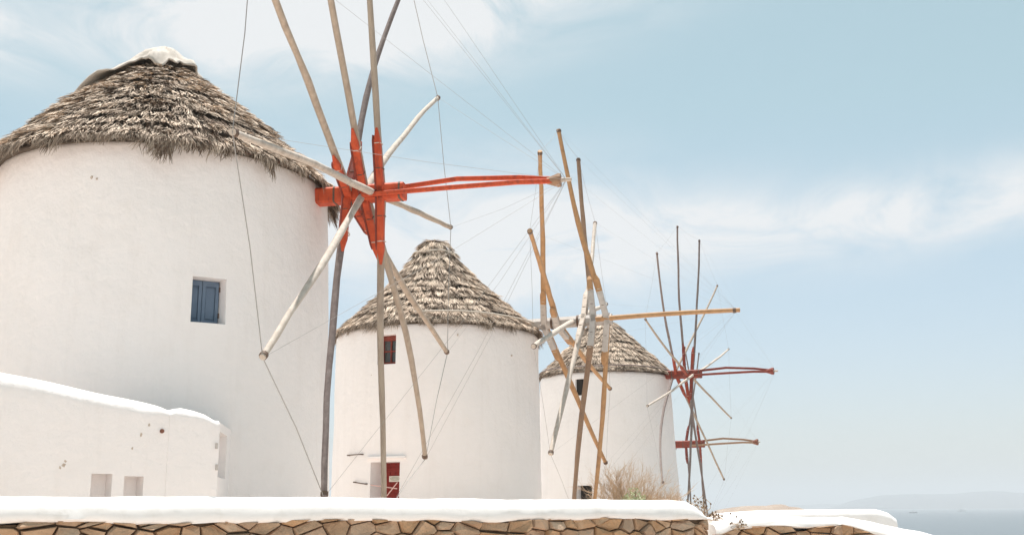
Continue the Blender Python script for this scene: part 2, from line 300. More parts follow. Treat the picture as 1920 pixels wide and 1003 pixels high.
# ------------------------------------------------------------------ thatch
def thatch(parent, cx, cy, prof, seed, course=0.30, dens=1.0, lean=(0.0, 0.0), fringe=0.30, width=1.0, mess=1.0):
    """packed straw core, overlapping courses of straw locks and a ragged fringe at the eave; prof = (radius, z) from eave to apex"""
    r = np.random.default_rng(seed); P = np.array(prof, float)
    sl = np.concatenate([[0], np.cumsum(np.hypot(*np.diff(P, axis=0).T))]); Ltot = sl[-1]; z0, z1 = P[0, 1], P[-1, 1]
    fx = lambda z: cx + lean[0] + lean[1] * np.clip((z - z0) / (z1 - z0), 0, 1)
    n = 96; ss = np.linspace(0, Ltot, 30); vs = []
    for s in ss:
        rr, zz = float(np.interp(s, sl, P[:, 0])), float(np.interp(s, sl, P[:, 1]))
        for j in range(n):
            a = 2 * math.pi * j / n; q = max(rr - 0.09, 0.01); vs.append((fx(zz) + q * math.sin(a), cy - q * math.cos(a), zz - 0.04))
    m = len(ss); fs = [(i * n + j, i * n + (j + 1) % n, (i + 1) * n + (j + 1) % n, (i + 1) * n + j) for i in range(m - 1) for j in range(n)]
    o = len(vs); vs += [(cx + (P[0, 0] - 0.60) * math.sin(2 * math.pi * j / n), cy - (P[0, 0] - 0.60) * math.cos(2 * math.pi * j / n), z0 + 0.10) for j in range(n)]; fs += [(j, o + j, o + (j + 1) % n, (j + 1) % n) for j in range(n)]
    fs.append(tuple((m - 1) * n + j for j in range(n)))
    root = mesh_obj('thatch_roof', vs, fs, M['thatch_core'], parent, [1] * len(fs))
    dP = np.gradient(P, sl, axis=0); dP /= np.linalg.norm(dP, axis=1)[:, None]
    VV = []; TT = []
    def blades(a, sb, l, w, sk, lift, tone, droop=None, curl=0.05):
        """vectorised strips: a azimuth, sb arc position of the tip, l length, sk sideways lean, lift of the tip off the roof"""
        N_ = len(a); rows = []; bend = r.normal(0, curl, N_); roll = r.normal(0, .5, N_)
        for fr, off, wk in ((1.0, 0.0, .9), (0.62, .35, 1.0), (0.28, .75, .8), (0.0, 1.0, .25)):
            sp_ = sb + l * fr; spc = np.clip(sp_, 0, Ltot)
            R_ = np.interp(spc, sl, P[:, 0]); Z_ = np.interp(spc, sl, P[:, 1]); tr = np.interp(spc, sl, dP[:, 0]); tz = np.interp(spc, sl, dP[:, 1])
            nr, nz_ = np.abs(tz), np.abs(tr); R_ = R_ + nr * lift * off; Z_ = Z_ + nz_ * lift * off
            un = np.minimum(sp_, 0); R_ = R_ - un * 0.22; Z_ = Z_ + un * 0.97
            Rc = np.maximum(R_, .06); aa = a + (sk * l * (1 - fr) + bend * math.sin(math.pi * (1 - fr))) / np.maximum(Rc, .22); hw = w * wk / 2
            for sg in (-1, 1):
                an = aa + sg * hw * np.cos(roll) / Rc; Rq = R_ + sg * hw * np.sin(roll) * nr; Zq = Z_ + sg * hw * np.sin(roll) * nz_
                rows.append(np.stack([fx(Zq) + Rq * np.sin(an), cy - Rq * np.cos(an), Zq], -1))
        VV.append(np.stack(rows, 1).reshape(-1, 3)); TT.append(np.repeat(tone, 8))
    s = 0.05; k = 0; NB = 11
    while s < Ltot:
        rr = max(float(np.interp(s, sl, P[:, 0])), .12); ncl = max(7, int(2 * math.pi * rr / (0.085 * width) * dens))
        a0 = 2 * math.pi * (np.arange(ncl) + r.uniform(-.5, .5, ncl)) / ncl; ph = r.uniform(0, 6.3, 4)
        wob = course * (.14 * np.sin(3 * a0 + ph[0]) + .08 * np.sin(7 * a0 + ph[1]) + .05 * np.sin(17 * a0 + ph[2]) + r.normal(0, .07 * mess ** 2, ncl))
        skew = r.normal(0, .13 * mess, ncl) + .10 * np.sin(5 * a0 + ph[3]); tone = np.clip(.62 + r.uniform(-.06, .06) + r.normal(0, .20, ncl) + .10 * np.sin(4 * a0 + ph[1]), 0.04, 1)
        lift = np.abs(r.normal(.078, .022 * mess, ncl)) + .01; dk = r.random(ncl) < .20; tone[dk] *= .2; lift[dk] *= .4
        ln = course * r.uniform(1.1, 1.5, ncl); rep = lambda q: np.repeat(q, NB); N_ = ncl * NB
        blades(rep(a0) + r.normal(0, .042 * width, N_) / rr, rep(s + wob) - r.uniform(0, .08 * mess, N_), rep(ln) * r.uniform(.7, 1.1, N_), r.uniform(.012, .028, N_) * width, rep(skew) + r.normal(0, .10, N_), rep(lift) * r.uniform(.75, 1.15, N_), np.clip(rep(tone) + r.normal(0, .14, N_), 0, 1))
        s += course * r.uniform(.82, 1.12) * (.8 if k == 0 else 1); k += 1
    # fringe: long locks hanging past the eave, thick in places and thin in others; the eave's shade is put into its darker tone
    rr = P[0, 0]; ncl = int(2 * math.pi * rr / (.034 * width)); a0 = r.uniform(0, 2 * math.pi, ncl); ph = r.uniform(0, 6.3, 5)
    amt = np.clip(.62 + .12 * np.sin(2 * a0 + ph[0]) + .20 * np.sin(5 * a0 + ph[1]) + .25 * np.sin(11 * a0 + ph[2]) + .30 * np.sin(23 * a0 + ph[3]), .22, 1.2); NB2 = 10; N_ = ncl * NB2; rep = lambda q: np.repeat(q, NB2)
    blades(rep(a0) + r.normal(0, .03, N_) / rr, -rep(fringe * amt * r.uniform(.5, 1.1, ncl)) * r.uniform(.55, 1.1, N_), rep(r.uniform(.40, .62, ncl)), r.uniform(.010, .022, N_) * width, rep(r.normal(-.12, .22, ncl)) + r.normal(0, .12, N_), rep(r.uniform(.0, .08, ncl)), np.clip(rep(.27 + r.normal(0, .17, ncl)) + r.normal(0, .12, N_), 0, 1))
    V = np.concatenate(VV); T = np.concatenate(TT); nb = len(V) // 8; base = np.arange(nb)[:, None] * 8
    F = np.concatenate([base + np.array([[0, 1, 3, 2]]), base + np.array([[2, 3, 5, 4]]), base + np.array([[4, 5, 7, 6]])]).tolist()
    o = mesh_obj('straw', V, F, M['thatch'], root); at = o.data.attributes.new('tone', 'FLOAT', 'POINT'); at.data.foreach_set('value', T.astype(np.float32)); o['kind'] = 'stuff'
    return root
def ring(parent, name, cx, cy, rad, z, r, mat, a0=0, a1=2 * math.pi, wob=0.02, n=72):
    A = np.linspace(a0, a1, n); MB().tube([(cx + rad * math.sin(a), cy - rad * math.cos(a), z + wob * math.sin(5 * a)) for a in A], r, 6, cap=a1 - a0 < 6.2).build(name, mat, parent)

# ------------------------------------------------------------------ windmills
def tower(parent, cx, cy, rt, taper, zt, zb, openings, seed):
    """openings: (az0, az1, z0, z1, depth) azimuth in degrees from the camera side towards +X"""
    r = np.random.default_rng(seed); ph = r.uniform(0, 6, 8)
    def S(u, z):
        a = math.radians(u); R = rt + taper * (zt - z)
        R += 0.012 * math.sin(2 * a + ph[0] + z * .5) + 0.008 * math.sin(5 * a + ph[1] - z * 1.1) + 0.006 * math.sin(9 * a + 2.3 * z + ph[2]) + 0.004 * math.sin(3.7 * z + ph[3] + 4 * a)
        if z > zt - 0.12: R -= 0.05 * ((z - zt + 0.12) / 0.12) ** 2
        return (cx + R * math.sin(a), cy - R * math.cos(a), z)
    def N(u): a = math.radians(u); return (-math.sin(a), math.cos(a), 0)
    us = list(np.linspace(-180, 180, 145)); zs = list(np.linspace(zb, zt - .12, 34)) + [zt - .06, zt]
    w = opening_wall('wall', S, N, us, zs, openings, M['plaster'], parent)
    ringv = [S(u, zt) for u in us]; vs = ringv + [(cx + (q[0] - cx) * .8, cy + (q[1] - cy) * .8, zt - .002) for q in ringv]; n = len(us)
    mesh_obj('wall_head', vs, [(i, i + 1, n + i + 1, n + i) for i in range(n - 1)], M['plaster'], parent)
    return S, N
def frame_at(S, N, u, z, d):
    """local axes on a tower face: origin, right, up, inward"""
    o = np.array(S(u, z)) + np.array(N(u)) * d; i = np.array(N(u)); up = np.array([0, 0, 1.]); rt = np.cross(up, i) * -1
    a = math.radians(u); rt = np.array([math.cos(a), math.sin(a), 0]); return o, rt, up, i

def wheel(mill, H, b, e, R, con, ph, s, style, bow, names, pr, spar_list=range(12), bends={}, seed=0, axle=(0.36, -1.5, 0.85), wire=0.006, stub=(1.45, 0.2), bow_style='pair', wires=True):
    r = np.random.default_rng(seed); H = np.array(H, float)
    n = np.array([math.cos(b) * math.cos(e), -math.sin(b) * math.cos(e), math.sin(e)]); u = np.array([-math.sin(b), -math.cos(b), 0.]); v = np.cross(n, u); v = v if v[2] > 0 else -v
    aw, a0, a1 = axle
    if bow_style == 'pair':
        ax = MB().beam(H + n * a0, H + n * a1, aw, aw, v).build('axle', style['axle'], mill)
        MB().beam(H + n * (a1 - 0.10), H + n * (a1 - 0.06), aw * 1.04, aw * 1.04, v).build('axle_band', M['iron'], ax)
        MB().beam(H + n * (-.62), H + n * (-.58), aw * 1.04, aw * 1.04, v).build('axle_band', M['iron'], ax)
    else:
        ax = MB().tube([H + n * a0, H + n * a1], aw / 2, 8, smooth=False).build('axle', style['axle'], mill)
        for q in (a1 - 0.1, 0.1, -.75): MB().tube([H + n * (q - .035), H + n * (q + .035)], aw / 2 + .012, 12).build('axle_band', M['iron'], ax)
    tipP = H + n * bow
    if bow_style == 'pair':
        k = aw / 0.36
        j = H + n * (bow * 0.945)
        A = [H + n * 0.15 + v * 0.13 * k - u * 0.25 * k, H + n * bow * .45 + v * 0.24 * k - u * 0.14 * k, H + n * bow * .75 + v * .15 * k - u * .08 * k, j + v * 0.03 * k - u * .04 * k]
        B = [H + n * 0.02 - v * 0.09 * k + u * 0.25 * k, H + n * bow * .45 - v * 0.03 * k + u * 0.14 * k, H + n * bow * .75 + v * .0 * k + u * .07 * k, j - v * 0.03 * k + u * .04 * k]
        bs = None
        for Q in (A, B):
            mb = MB()
            for p, q in zip(Q[:-1], Q[1:]): mb.beam(p, q + (q - p) / np.linalg.norm(q - p) * .02, 0.085 * k, 0.095 * k, v)
            mb.build('bowsprit_beam', style['bow'], ax)
        head = H + n * bow * .885
        MB().tube([head, head + n * .12 * k, head + n * .24 * k, head + n * .30 * k], [.07 * k, .11 * k, .155 * k, .15 * k], 10, smooth=False).build('bowsprit_head', style.get('head', M['pole_brown']), ax)
        MB().tube([head + n * .28 * k, tipP], [.05 * k, .04 * k], 8).build('bowsprit_pin', M['pole_pale'], ax)
    else:
        p = H + n * (a1 - .5); q = [p + (tipP - p) * t + v * 0.03 * math.sin(t * math.pi) + u * .16 * (1 - t) for t in np.linspace(0, 1, 7)]
        MB().tube(q, np.linspace(.085, .07, 7), 8).build('bowsprit', style['bow'], ax)
        MB().tube([q[-1] - n * .22, q[-1] - n * .12], .085, 8).build('bowsprit_band', M['iron'], ax)
    tips = {}
    for k in spar_list:
        a = ph + k * math.pi / 6; root = H + n * s[k % 6]; tip = H + R * (math.cos(a) * u + math.sin(a) * v) + n * con; tips[k] = tip
        d = tip - root; L = np.linalg.norm(d); d /= L; wv = np.cross(n, d); wv /= np.linalg.norm(wv)
        if wv[1] > 0: wv = -wv                                        # side of the spar that looks at the open ground
        bn_, bw = bends.get(k, (r.normal(0, .05), r.normal(0, .05))); pts = []
        side = -n * (pr * 0.3)
        ck = r.normal(0, .012, (5, 3)); ck[0] = ck[-1] = 0; cr = np.stack([np.interp(np.linspace(0, 4, 11), range(5), ck[:, j_]) for j_ in range(3)], 1) + r.normal(0, .004, (11, 3))
        for i, t in enumerate(np.linspace(0.02, 1, 11)):
            pts.append(root + d * L * t + (n * bn_ + wv * bw) * math.sin(math.pi * t) + cr[i] * (1 if pr > .05 else .6))
        rad = np.linspace(pr * 1.14, pr * 0.78, 11) * (1 + r.normal(0, .05, 11))
        sp_ = MB().tube(pts, rad, 8).build('spar', style['spar'][k % len(style['spar'])] if not isinstance(style['spar'], dict) else style['spar'].get(k, style['spar'][-1]), mill)
        MB().tube([pts[-1] - d * .10, pts[-1] - d * .03], pr * .82 + .012, 8).build('tip_band', M['iron'], sp_)
        st = style['stub'].get(k, style['stub'].get(-1))
        if st is not None:
            off = wv * (pr + stub[1] * .32)
            for q_ in (.34, .70):
                c_ = root + d * stub[0] * q_ + off * .55; e1, e2 = n * (stub[1] * .38 + .008), wv * (stub[1] * .33 + pr * .85)
                MB().tube([c_ + e1 * math.copysign(abs(math.cos(t_)) ** .5, math.cos(t_)) + e2 * math.copysign(abs(math.sin(t_)) ** .5, math.sin(t_)) for t_ in np.linspace(0, 2 * math.pi, 21)], .013, 5, cap=False).build('lashing', M['iron'] if q_ < .5 else M['rope'], sp_)
            if len(st) == 1:
                MB().beam(root - d * .12 + off, root + d * stub[0] * r.uniform(.92, 1.06) + off, stub[1] * 0.72, stub[1] * .85, n, taper=.3, chamfer=.3).build('root_beam', st[0], sp_)
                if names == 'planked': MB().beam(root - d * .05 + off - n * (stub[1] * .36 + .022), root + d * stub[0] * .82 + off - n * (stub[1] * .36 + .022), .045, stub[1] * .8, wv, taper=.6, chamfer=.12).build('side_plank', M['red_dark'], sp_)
            else:
                l1 = stub[0] * r.uniform(.62, .72); l2 = stub[0] * r.uniform(.95, 1.1)
                MB().beam(root - d * .12 + off, root + d * l1 + off, stub[1] * 0.8, stub[1], n).build('root_beam', st[0], sp_)
                MB().beam(root + d * l1 + off, root + d * l2 + off, stub[1] * 0.78, stub[1] * .98, n, taper=.4, chamfer=.14).build('root_beam_end', st[1], sp_)
    if wires:
        for k in spar_list:
            k2 = (k + 1) % 12
            if k2 in tips:
                m = (tips[k] + tips[k2]) / 2; m = m + (H + n * con - m) * 0.012
                MB().tube([tips[k], m, tips[k2]], wire, 5, cap=False).build('rim_wire', M['wire'], mill)
            MB().tube([tips[k], (tips[k] + tipP) / 2 - np.array([0, 0, .05]), tipP - n * .1], wire * .36, 4, cap=False).build('stay_wire', M['wire'], mill)
    return tips, n, u, v

# --- nearest mill
T1 = (-7.217, 22.112)
m1 = thing('windmill', 'nearest, largest windmill with blue shutters, orange-red axle and canvas on its thatch', 'windmill', (T1[0], T1[1], -0.6), 'windmills in a row')
S, N = tower(m1, *T1, 3.3, 0.033, 6.564, -1.3, [(26.6, 37.1, 3.26, 4.09, 0.42)], 1)
o, rt, up, inn = frame_at(S, N, 31.85, 3.675, 0.36)
win = MB().box(o + inn * .03, .62, .03, .84, (rt, inn, up)).build('window', M['blue'], m1)
for sx_, wd in ((-0.17, 0.25), (0.115, 0.30)):
    c = o + rt * sx_
    lf = MB()
    for zz in (-.36, .36): lf.box(c + up * zz, wd, .05, .09, (rt, inn, up))
    for xx in (-wd / 2 + .03, wd / 2 - .03): lf.box(c + rt * xx - inn * .003, .06, .05, .80, (rt, inn, up))
    lf.box(c + inn * .012 , wd - .14, .03, .56, (rt, inn, up))
    lf.build('shutter', M['blue'], win)
for zz in (-.26, .22): MB().tube([o + rt * .27 + up * zz - inn * .05, o + rt * .27 + up * (zz + .09) - inn * .05], .014, 6).build('hinge', M['iron'], win)
prof1 = [(3.60, 6.50), (3.02, 7.06), (2.53, 7.56), (2.00, 8.06), (1.38, 8.55), (.86, 8.95), (.5, 9.17), (.02, 9.28)]
LEAN1 = (-.14, -.15)
thatch(m1, *T1, prof1, 21, course=0.30, lean=LEAN1, fringe=.44, mess=1.55)
ring(m1, 'eave_timber', *T1, 3.28, 6.58, .05, M['timber'], .25, 1.25, wob=.01)
# canvas tied over the peak, pulled down to the left and behind
cv = []; cf = []; na, nr_ = 72, 14; rr_ = np.random.default_rng(4)
sl1 = np.array(prof1)[::-1]
for j in range(na):
    a = 2 * math.pi * j / na; x_, y_ = math.sin(a), -math.cos(a)
    ad = (math.degrees(a) + 180) % 360 - 180; dist = lambda c_: abs((ad - c_ + 180) % 360 - 180)
    edge = 0.72 + 1.15 * math.exp(-(dist(-78) / 46) ** 2) + 0.7 * math.exp(-(dist(178) / 50) ** 2) + 0.05 * math.sin(5 * a) + .03 * math.sin(11 * a + 1)
    for i in range(nr_):
        f = i / (nr_ - 1); q = max(edge * f, .005); z = float(np.interp(q, sl1[:, 0], sl1[:, 1])) + 0.20 + (.15 * math.exp(-(dist(-85) / 60) ** 2) - .08) * f ** 2 + 0.30 * math.exp(-(q / .5) ** 2)
        fold = 0.05 * math.sin(9 * a + 3 * f) * f + 0.05 * math.sin(4 * a + 9 * f + 1) * f + .03 * math.sin(15 * a - 5 * f) * f + .015 * rr_.normal() * f
        cv.append((T1[0] - .27 + (q + fold * .3) * x_, T1[1] + (q + fold * .3) * y_, z + fold))
cf = [(j * nr_ + i, j * nr_ + i + 1, ((j + 1) % na) * nr_ + i + 1, ((j + 1) % na) * nr_ + i) for j in range(na) for i in range(nr_ - 1)]
tarp = mesh_obj('canvas_cap', cv, cf, M['canvas'], m1, [1] * len(cf))
md = tarp.modifiers.new('cloth', 'SOLIDIFY'); md.thickness = 0.03; md.offset = 1
# axle boss in the wall and straw hanging by it
style1 = dict(axle=M['red'], bow=M['red'], spar={-1: M['pole'], 0: M['pole_pale'], 11: M['pole_pale'], 5: M['pole_pale'], 4: M['pole_dark'], 10: M['pole_dark'], 9: M['pole']},  # sunlit spars paler, shadowed one darker: light put into the wood colour
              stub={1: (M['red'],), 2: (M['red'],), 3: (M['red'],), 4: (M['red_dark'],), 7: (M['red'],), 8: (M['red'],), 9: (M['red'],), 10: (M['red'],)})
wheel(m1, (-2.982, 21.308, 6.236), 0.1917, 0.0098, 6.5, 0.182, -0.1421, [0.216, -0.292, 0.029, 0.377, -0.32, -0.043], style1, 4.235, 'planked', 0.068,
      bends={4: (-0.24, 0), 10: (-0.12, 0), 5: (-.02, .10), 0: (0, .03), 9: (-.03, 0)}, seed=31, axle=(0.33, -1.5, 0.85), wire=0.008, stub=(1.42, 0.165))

# --- second mill
T2 = (-2.451, 35.744)
m2 = thing('windmill', 'second windmill with red door and red window frame, grey axle and orange-tan spars', 'windmill', (T2[0], T2[1], -0.8), 'windmills in a row')
S, N = tower(m2, *T2, 3.3, 0.0114, 5.474, -1.5, [(-29.6, -18.6, 4.26, 5.165, 0.36), (-32.0, -15.1, -0.75, 1.366, 0.78)], 2)
o, rt, up, inn = frame_at(S, N, -24.1, 4.712, 0.30)
win = MB()
for xx in (-.285, .285): win.box(o + rt * xx, .07, .06, .90, (rt, inn, up))
for zz, h in ((-.40, .09), (.37, .15)): win.box(o + up * zz - inn * .004, .50, .06, h, (rt, inn, up))
win.box(o - inn * .002, .04, .05, .70, (rt, inn, up)); win.box(o - up * .03 - inn * .006, .5, .05, .035, (rt, inn, up))
win = win.build('window', M['red_dark'], m2)
for xx in (-.13, .13):
    for zz in (-.20, .13): MB().box(o + rt * xx + up * zz + inn * .02, .22, .008, .30, (rt, inn, up)).build('pane', M['glass'], win)
o, rt, up, inn = frame_at(S, N, -23.5, 0.31, 0.70)
door = MB()
for k in range(6): door.box(o + rt * (-.42 + k * .168), .160, .05, 2.12, (rt, inn, up))
door = door.build('door', M['door_red'], m2)
for zz in (-.75, 0.1, .85): MB().box(o + up * zz - inn * .04, 1.0, .035, .11, (rt, inn, up)).build('rail', M['door_red'], door)
sg = MB().box(o + rt * .02 + up * .58 - inn * .075, .40, .02, .17, (rt, inn, up)).build('sign', M['label'], door)
MB().tube([o + rt * (.02 + .15 * math.cos(t)) + up * (.585 + .045 * math.sin(t)) - inn * .09 for t in np.linspace(0, 2 * math.pi, 25)], .008, 5, cap=False).build('emblem', M['label_green'], sg)
for k in range(5): MB().box(o + rt * (-.07 + .045 * k) + up * .585 - inn * .088, .028, .006, .03, (rt, inn, up)).build('letter', M['label_green'], sg)
MB().tube([o + rt * -.5 + up * .40 - inn * .62, o + rt * .05 - inn * .66 + up * .33, o + rt * .44 + up * .28 - inn * .7], .016, 6).build('door_rope', M['rope_pink'], door)
MB().tube([o + rt * .45 + up * .46 - inn * .70, o + rt * .12 + up * .08 - inn * .72], .016, 6).build('door_rope', M['rope_pink'], door)
us_ = np.linspace(-33.8, -12.0, 12)
lint = MB()
for a, b_ in zip(us_[:-1], us_[1:]):
    P_ = [np.array(S(q, 1.50)) - np.array(N(q)) * .05 for q in (a, b_)]; c = (P_[0] + P_[1]) / 2; dx = P_[1] - P_[0]; L_ = np.linalg.norm(dx); dx /= L_
    lint.box(c, L_ + .004, .11, .055, (dx, np.cross([0, 0, 1.], dx), (0, 0, 1.)))
lint.build('lintel_ledge', M['plaster'], m2)
for (ua, za, ub, zb_) in ((-47.5, 1.60, -37.5, 1.61), (-42, .80, -34, .74)):
    pa = np.array(S(ua, za)) - np.array(N(ua)) * .10; pb = np.array(S(ub, zb_)) - np.array(N(ub)) * .10
    bo = MB().tube([pa, pb], .016, 6).build('iron_rod', M['iron'], m2)
    for p in (pa, pb): MB().tube([p, p + np.array(N((ua + ub) / 2)) * .14], .022, 6).build('rod_peg', M['iron'], bo)
prof2 = [(3.40, 5.48), (2.90, 5.96), (2.33, 6.46), (1.77, 6.96), (1.31, 7.46), (.92, 7.95), (.62, 8.36), (.42, 8.66), (.02, 8.76)]
thatch(m2, *T2, prof2, 22, course=0.36, lean=(.04, -.2), fringe=.27, width=.95, mess=1.25)
ring(m2, 'tie_rope', T2[0] - .14, T2[1], .74, 8.31, .026, M['rope'], wob=.02)
ring(m2, 'tie_rope', *T2, 3.30, 5.83, .026, M['rope'], -.15, 1.7, wob=.015)
g2 = (M['grey_paint'], M['pole_tan'])
style2 = dict(axle=M['grey_paint'], bow=M['pole_tan'], spar={-1: M['pole_tan'], 4: M['pole_brown'], 10: M['pole_brown'], 5: M['pole_pale'], 11: M['pole_pale'], 0: M['pole_pale'], 6: M['pole_pale']},  # pale spars carry the sun on them in their wood colour
              stub={1: g2, 2: g2, 3: g2, 4: g2, 7: g2, 8: g2, 9: g2, 10: (M['grey_paint'], M['pole_brown']), 5: (M['pole_pale'],), 11: (M['pole_pale'],)})
wheel(m2, (2.010, 34.526, 5.826), 0.2587, 0.0208, 6.146, 0.0287, -0.2685, [-0.0766, -0.5665, -1.0068, 1.0547, 0.6167, 0.2886], style2, 5.19, None, 0.082,
      seed=32, axle=(0.38, -1.9, 1.2), wire=0.0045, stub=(1.45, 0.185), bow_style='single')

# --- third mill
T3 = (4.716, 55.8)
m3 = thing('windmill', 'third windmill, small dark window, dull red axle, thin spars, behind the dry bush', 'windmill', (T3[0], T3[1], -1.0), 'windmills in a row')
S, N = tower(m3, *T3, 3.3, 0.0474, 6.43, -1.9, [(-30.3, -20.1, 5.31, 6.11, 0.22), (-29.6, -16.6, -1.0, 1.05, 0.7)], 3)
o, rt, up, inn = frame_at(S, N, -25.2, 5.71, 0.30)
o = o - inn * .16
win = MB().box(o + inn * .03, .58, .03, .80, (rt, inn, up)).build('window', M['dark'], m3)
MB().box(o + up * .0, .03, .03, .78, (rt, inn, up)).build('mullion', M['dark'], win)
o, rt, up, inn = frame_at(S, N, -23.1, 0.0, 0.62)
MB().box(o, .86, .05, 2.1, (rt, inn, up)).build('door', M['dark'], m3)
prof3 = [(3.40, 6.48), (2.98, 6.95), (2.48, 7.45), (1.93, 7.95), (1.41, 8.45), (.94, 8.95), (.45, 9.35), (.02, 9.45)]
thatch(m3, *T3, prof3, 23, course=0.40, lean=(.06, -.07), fringe=.18, width=1.0, mess=1.25)
ring(m3, 'tie_batten', *T3, 3.34, 6.72, .03, M['pole_dark'], wob=.015)
style3 = dict(axle=M['red_dark'], bow=M['red_dark'], head=M['red_dark'], spar={-1: M['pole_dark'], 0: M['pole_pale'], 1: M['pole'], 5: M['pole'], 6: M['pole_pale'], 7: M['pole'], 8: M['pole']},
              stub={2: (M['red_mid'],), 3: (M['red_dark'],), 4: (M['red_mid'],), 8: (M['red_mid'],), 9: (M['red_mid'],), 10: (M['red_dark'],), 1: (M['red_mid'],)})
wheel(m3, (8.507, 53.976, 6.436), 0.4484, -0.0213, 7.348, 0.431, -0.2948, [0.5, 0.2, -0.4, 0.05, 0.4, -0.55], style3, 4.6, None, 0.055,
      bends={11: (-0.35, 0), 2: (-0.12, 0), 3: (-.1, 0), 4: (.06, 0)}, seed=33, axle=(0.40, -1.4, 0.85), wire=0.0034, stub=(1.5, .16))

# --- fourth mill, hidden behind the third but for its sails
T4 = (7.9, 74.0)
m4 = thing('windmill', 'farthest windmill, only its red axle and thin spars showing past the third tower', 'windmill', (T4[0], T4[1], -2.5), 'windmills in a row')
S, N = tower(m4, *T4, 2.7, 0.03, 3.9, -3.2, [(-30, -20, 2.7, 3.4, 0.4)], 4)
o, rt, up, inn = frame_at(S, N, -25, 3.05, 0.3)
MB().box(o + inn * .06, .5, .03, .72, (rt, inn, up)).build('window', M['dark'], m4)
prof4 = [(2.9, 3.88), (2.75, 4.15), (2.1, 4.8), (1.3, 5.5), (.7, 6.0), (.3, 6.25), (.02, 6.33)]
thatch(m4, *T4, prof4, 24, course=0.45, dens=.6, fringe=.2, width=2)
style4 = dict(axle=M['red_dark'], bow=M['pole_brown'], head=M['timber'], spar={-1: M['pole_dark']}, stub={-1: (M['red_dark'],)})
wheel(m4, (11.75, 72.2, 4.05), 0.45, 0.0, 6.4, 0.2, math.radians(75), [0.5, -0.45, 0.05, 0, 0, 0], style4, 4.4, None, 0.055, spar_list=(0, 1, 6, 7), seed=34, axle=(0.46, -1.4, 0.75), wire=0.004, stub=(1.3, .16), wires=True)

# ------------------------------------------------------------------ low white building beside the nearest mill
P0 = np.array([-7.29, 15.5]); P1 = np.array([-4.69, 17.6]); dw = (P1 - P0) / np.linalg.norm(P1 - P0); nw = np.array([-dw[1], dw[0]])      # nw points away from the camera
def pix_on_wall(px, py):
    f, p, r_ = 2048.3, 0.217, 0.003; xi = (px - 960) / f; yi = -(py - 501.5) / f; x = xi + yi * r_; y = -xi * r_ + yi
    d = np.array([x, math.cos(p) - y * math.sin(p), math.sin(p) + y * math.cos(p)])
    k = (P1 @ nw) / (d[:2] @ nw); q = d * k; return (q[:2] - P1) @ dw, q[2]
bl = thing('low_white_building', 'low whitewashed annex with sloping rounded top at the foot of the nearest mill', 'building', (-6.0, 16.6, -0.6))
tops = [pix_on_wall(*q) for q in ((0, 690), (80, 707), (160, 724), (230, 740), (280, 752), (306, 760), (318, 768))]
tops = [(-6.5, tops[0][1] + 0.45)] + tops
ts, tz = np.array(tops).T
niches = []
for (xa, ya, xb) in ((171, 885, 210), (232, 890, 268)):
    a, z1 = pix_on_wall(xa, ya); b_, _ = pix_on_wall(xb, ya); niches.append((a, b_, -.35, z1, .28))
zf = lambda u: float(np.interp(u, ts, tz)) + .008 * math.sin(4 * u)
rf = lambda u: float(np.interp(u, [ts[0], ts[-3], ts[-1]], [.30, .24, .10]))
def wall_piece(name, s_lo, s_hi, zf, rf, opens, thick, zb=-1.2, front=0.0, ph=0.0):
    us = list(np.linspace(s_lo, s_hi, 60))
    def q2(u, off=0.0): return P1 + dw * u + nw * (front + off + .010 * math.sin(1.9 * u + ph) + .005 * math.sin(6 * u + ph))
    zl = [o_[i] for o_ in opens for i in (2, 3)]
    zcap = min(zf(u) - rf(u) for u in us); zs = list(np.linspace(zb, zcap, 14))
    opening_wall(name, lambda u, z: (*q2(u), z), lambda u: (nw[0], nw[1], 0), us, zs, opens, M['plaster'], bl)
    vs = []; T_ = np.linspace(0, 1, 9); cols_ = 0
    for u in us:
        R = rf(u); zt_ = zf(u); c = [(*q2(u), zcap)] + [(*q2(u, R - R * math.cos(t * math.pi / 2)), zt_ - R + R * math.sin(t * math.pi / 2)) for t in T_] + [(*q2(u, thick), zt_ - .02), (*q2(u, thick), zb)]
        cols_ = len(c); vs += c
    fs = [(i * cols_ + j, (i + 1) * cols_ + j, (i + 1) * cols_ + j + 1, i * cols_ + j + 1) for i in range(len(us) - 1) for j in range(cols_ - 1)]
    mesh_obj('coping', vs, fs, M['plaster'], bl, [1] * len(fs), 50)
    for u in (us[0], us[-1]):
        R = rf(u); zt_ = zf(u); c = [(*q2(u), zb), (*q2(u), zcap)] + [(*q2(u, R - R * math.cos(t * math.pi / 2)), zt_ - R + R * math.sin(t * math.pi / 2)) for t in T_] + [(*q2(u, thick), zt_ - .02), (*q2(u, thick), zb)]
        mesh_obj('end_face', c, [tuple(range(len(c)))], M['plaster'], bl)
wall_piece('wall', -6.5, ts[-1] + .12, zf, rf, niches, 0.9)
pt = [pix_on_wall(*q) for q in ((318, 770), (330, 763.5), (345, 762), (365, 767), (385, 774), (405, 786))]
pts_, ptz = np.array(pt).T
zf2 = lambda u: float(np.interp(u, pts_, ptz)); rf2 = lambda u: float(np.interp(u, [pts_[0], pts_[2], pts_[-1]], [.08, .16, .10]))
wall_piece('pier', ts[-1], -0.0, zf2, rf2, [], 1.0, front=-0.008, ph=0.0)
